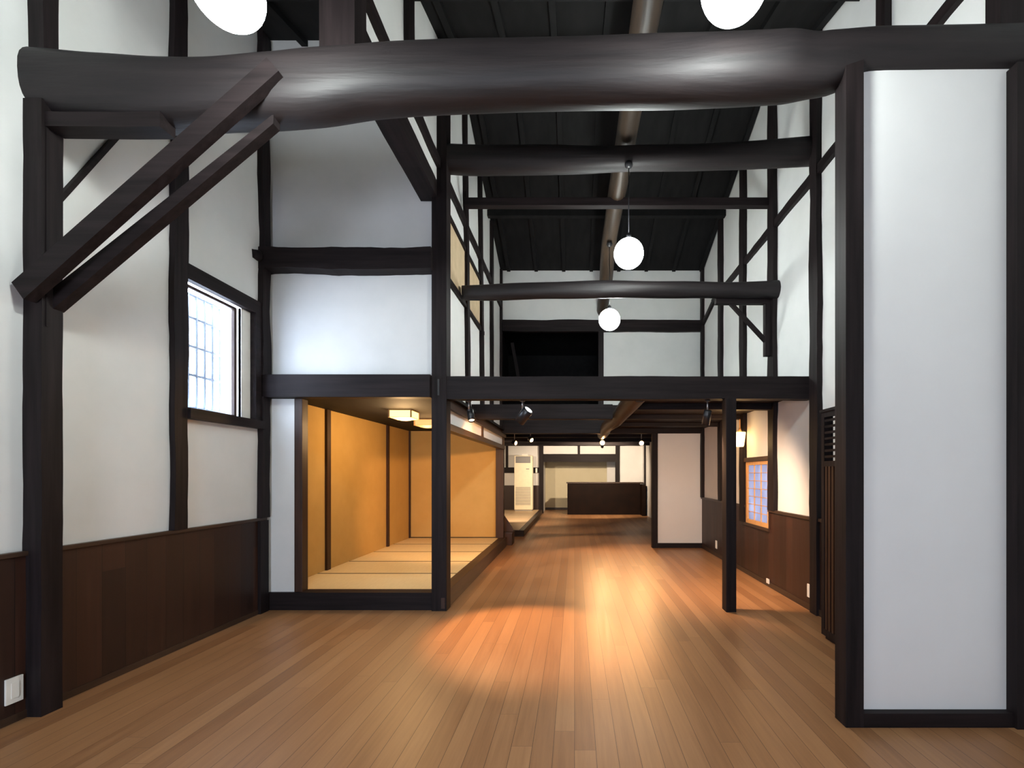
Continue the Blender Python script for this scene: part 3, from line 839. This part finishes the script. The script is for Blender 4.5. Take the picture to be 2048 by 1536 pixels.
# ------------------------------------------------------------------ globe pendants
def pendant(label, x, y, z, ztop, r=.165):
    t = thing('pendant_lamp', label, 'lamp', (x, y, z), 'round white pendant lamps')
    bm = bmesh.new()
    bmesh.ops.create_uvsphere(bm, u_segments=40, v_segments=24, radius=r)
    for f in bm.faces: f.smooth = True
    bmesh.ops.translate(bm, verts=bm.verts, vec=(x, y, z))
    obj('globe', bm, 'globe', t)
    bm = bmesh.new(); tube(bm, (x, y, z + r - .01), (x, y, z + r + .05), .035, .025)
    obj('cap', bm, 'black', t)
    bm = bmesh.new(); tube(bm, (x, y, z + r + .05), (x, y, ztop), .005, n=8)
    obj('cord', bm, 'black', t)
    bm = bmesh.new()
    bmesh.ops.create_uvsphere(bm, u_segments=20, v_segments=12, radius=.045)
    for f in bm.faces: f.smooth = True
    bmesh.ops.translate(bm, verts=bm.verts, vec=(x, y, ztop - .02))
    obj('ceiling_rose', bm, 'black', t)
pendant('glowing globe lamp before the great beam over the barred window side', -1.735, 2.40, 3.97, roof(2.4) - .06)
pendant('glowing globe lamp cut by the picture top above the open hall', .80, 2.40, 4.0, roof(2.4) - .06)
pendant('glowing globe lamp hanging from the topmost cross log', .61, 5.40, 4.03, 5.05)
pendant('farthest glowing globe lamp, in front of the gable beam', .547, 7.50, 3.96, 5.16)

# ------------------------------------------------------------------ spotlights
def spot(label, base, axis, length, r, lit, aim=None, watt=SPOT_W, ang=55, top=None, blend=.6, col=(1.0, .52, .22)):
    """base: centre of the can; axis points out of the lit mouth"""
    c = Vector(base); ax = Vector(axis).normalized()
    t = thing('spotlight', label, 'spotlight', c)
    a, b_ = c - ax * length / 2, c + ax * length / 2
    bm = bmesh.new()
    n = 28
    u = ax.orthogonal().normalized(); s = ax.cross(u)
    ring = lambda p, q: [p + u * (math.cos(2 * math.pi * k / n) * q) + s * (math.sin(2 * math.pi * k / n) * q) for k in range(n)]
    loft(bm, [ring(a, r * .82), ring(a + ax * length * .06, r), ring(b_, r), ring(b_, r * .9), ring(b_ - ax * length * .12, r * .86)])
    obj('can', bm, 'black', t)
    bm = bmesh.new()
    f0 = b_ - ax * length * .11
    loft(bm, [ring(f0, r * .84), ring(f0 + ax * .003, r * .84)])
    obj('lens', bm, lit, t)
    tp = Vector(top)
    bm = bmesh.new(); tube(bm, tp, (tp.x, tp.y, c.z + r * .9 + .03), .009, n=10)
    obj('stem', bm, 'steel', t)
    bm = bmesh.new()
    bar((tp.x, tp.y, c.z + r * .9 + .03), c, .02, .012, bm)
    obj('yoke', bm, 'black', t)
    bm = bmesh.new(); tube(bm, tp + Vector((0, 0, -.018)), tp, .03, n=16)
    obj('mount', bm, 'black', t)
    if aim is not None:
        l = bpy.data.lights.new('spot_beam', 'SPOT'); l.energy = watt; l.color = col
        l.spot_size = math.radians(ang); l.spot_blend = blend; l.shadow_soft_size = .04
        o = bpy.data.objects.new('spot_beam', l); COL.objects.link(o)
        o.location = b_ + ax * .015
        dv = Vector(aim) - o.location
        o.rotation_euler = dv.to_track_quat('-Z', 'Y').to_euler()
spot('small black spotlight with a lit mouth next to the corner post', (-1.20, 5.56, 2.23), (.25, -.45, -1), .15, .04, 'lamp_face_dim', (-.5, 4.7, 0), 165, 52, top=(-1.22, 5.54, 2.405))
spot('large black can spotlight hanging below the long tie beam', (-.585, 5.55, 2.225), (-.55, .35, -.62), .185, .062, 'lamp_face_dim', (-2.6, 9.8, .6), 170, 60, top=(-.60, 5.54, 2.405))
spot('slim black spotlight next to the slender post', (1.53, 5.55, 2.205), (-.1, .30, -1), .17, .045, 'lamp_face_dim', (2.0, 7.2, .3), 135, 140, top=(1.535, 5.54, 2.405), blend=1.0, col=(1, .66, .42))
spot('bright spotlight facing the viewer beside the brown log', (.70, 12, 2.34), (-.10, -1, -.25), .14, .07, 'lamp_face', (.3, 7.0, 0), 110, 60, top=(.70, 12.02, 2.69))
spot('bright spotlight facing the viewer near the end partition', (1.675, 12, 2.33), (-.1, -1, -.25), .14, .065, 'lamp_face', (1.0, 8.5, 0), 90, 60, top=(1.675, 12.02, 2.69))
spot('tiny lit spotlight beyond the matted room, seen edge on', (-1.50, 12, 2.33), (.85, -.5, -.2), .10, .06, 'lamp_face', (0, 11, .5), 70, 60, top=(-1.50, 12.0, 2.69), col=(1, .72, .48))
spot('tiny lit spotlight turned sideways beyond the large black can', (-1.10, 12, 2.42), (.6, -.6, -.5), .12, .06, 'lamp_face', (-.2, 14, 0), 60, 70, top=(-1.10, 12.0, 2.69), col=(1, .72, .48))
for (x, y, ax, ay, w, lab) in ((-2.2, 14.0, -2.1, 15.6, 150, 'added fill spotlight over the pale raised platform'), (.9, 15.5, .6, 20.5, 270, 'added fill spotlight on the ceiling before the dark counter')):
    spot(lab, (x, y, 2.45), (ax - x, ay - y, -2.2), .12, .05, 'lamp_face', (ax, ay, 1.0), w, 110, top=(x, y, 2.69), col=(1, .78, .56))  # two extra hidden spots, added to brighten the far room and alcove

# wall lantern
ln = thing('wall_lantern', 'tapered glowing lantern on the wall beside the slender post', 'lantern', (2.58, 7.5, 2.1))
lx, ly = 2.575, 7.48
bm = bmesh.new()
n = 20
rr = lambda z, r: [Vector((lx + r * math.cos(2 * math.pi * k / n), ly + r * math.sin(2 * math.pi * k / n), z)) for k in range(n)]
loft(bm, [rr(1.975, .055), rr(2.0, .064), rr(2.19, .088), rr(2.20, .086)])
obj('shade', bm, 'lantern', ln)
obj('bracket', B(lx + .03, XR - .06, ly - .012, ly + .012, 2.21, 2.23), 'black', ln)
bm = bmesh.new(); tube(bm, (lx, ly, 2.20), (lx, ly, 2.27), .03, .012); bx(bm, lx - .008, lx + .008, ly - .008, ly + .008, 2.26, 2.40)
obj('hanger', bm, 'pine', ln)
l = bpy.data.lights.new('lantern_glow', 'POINT'); l.energy = 5; l.color = (1, .62, .25); l.shadow_soft_size = .08
o = bpy.data.objects.new('lantern_glow', l); COL.objects.link(o); o.location = (lx - .12, ly, 2.05)
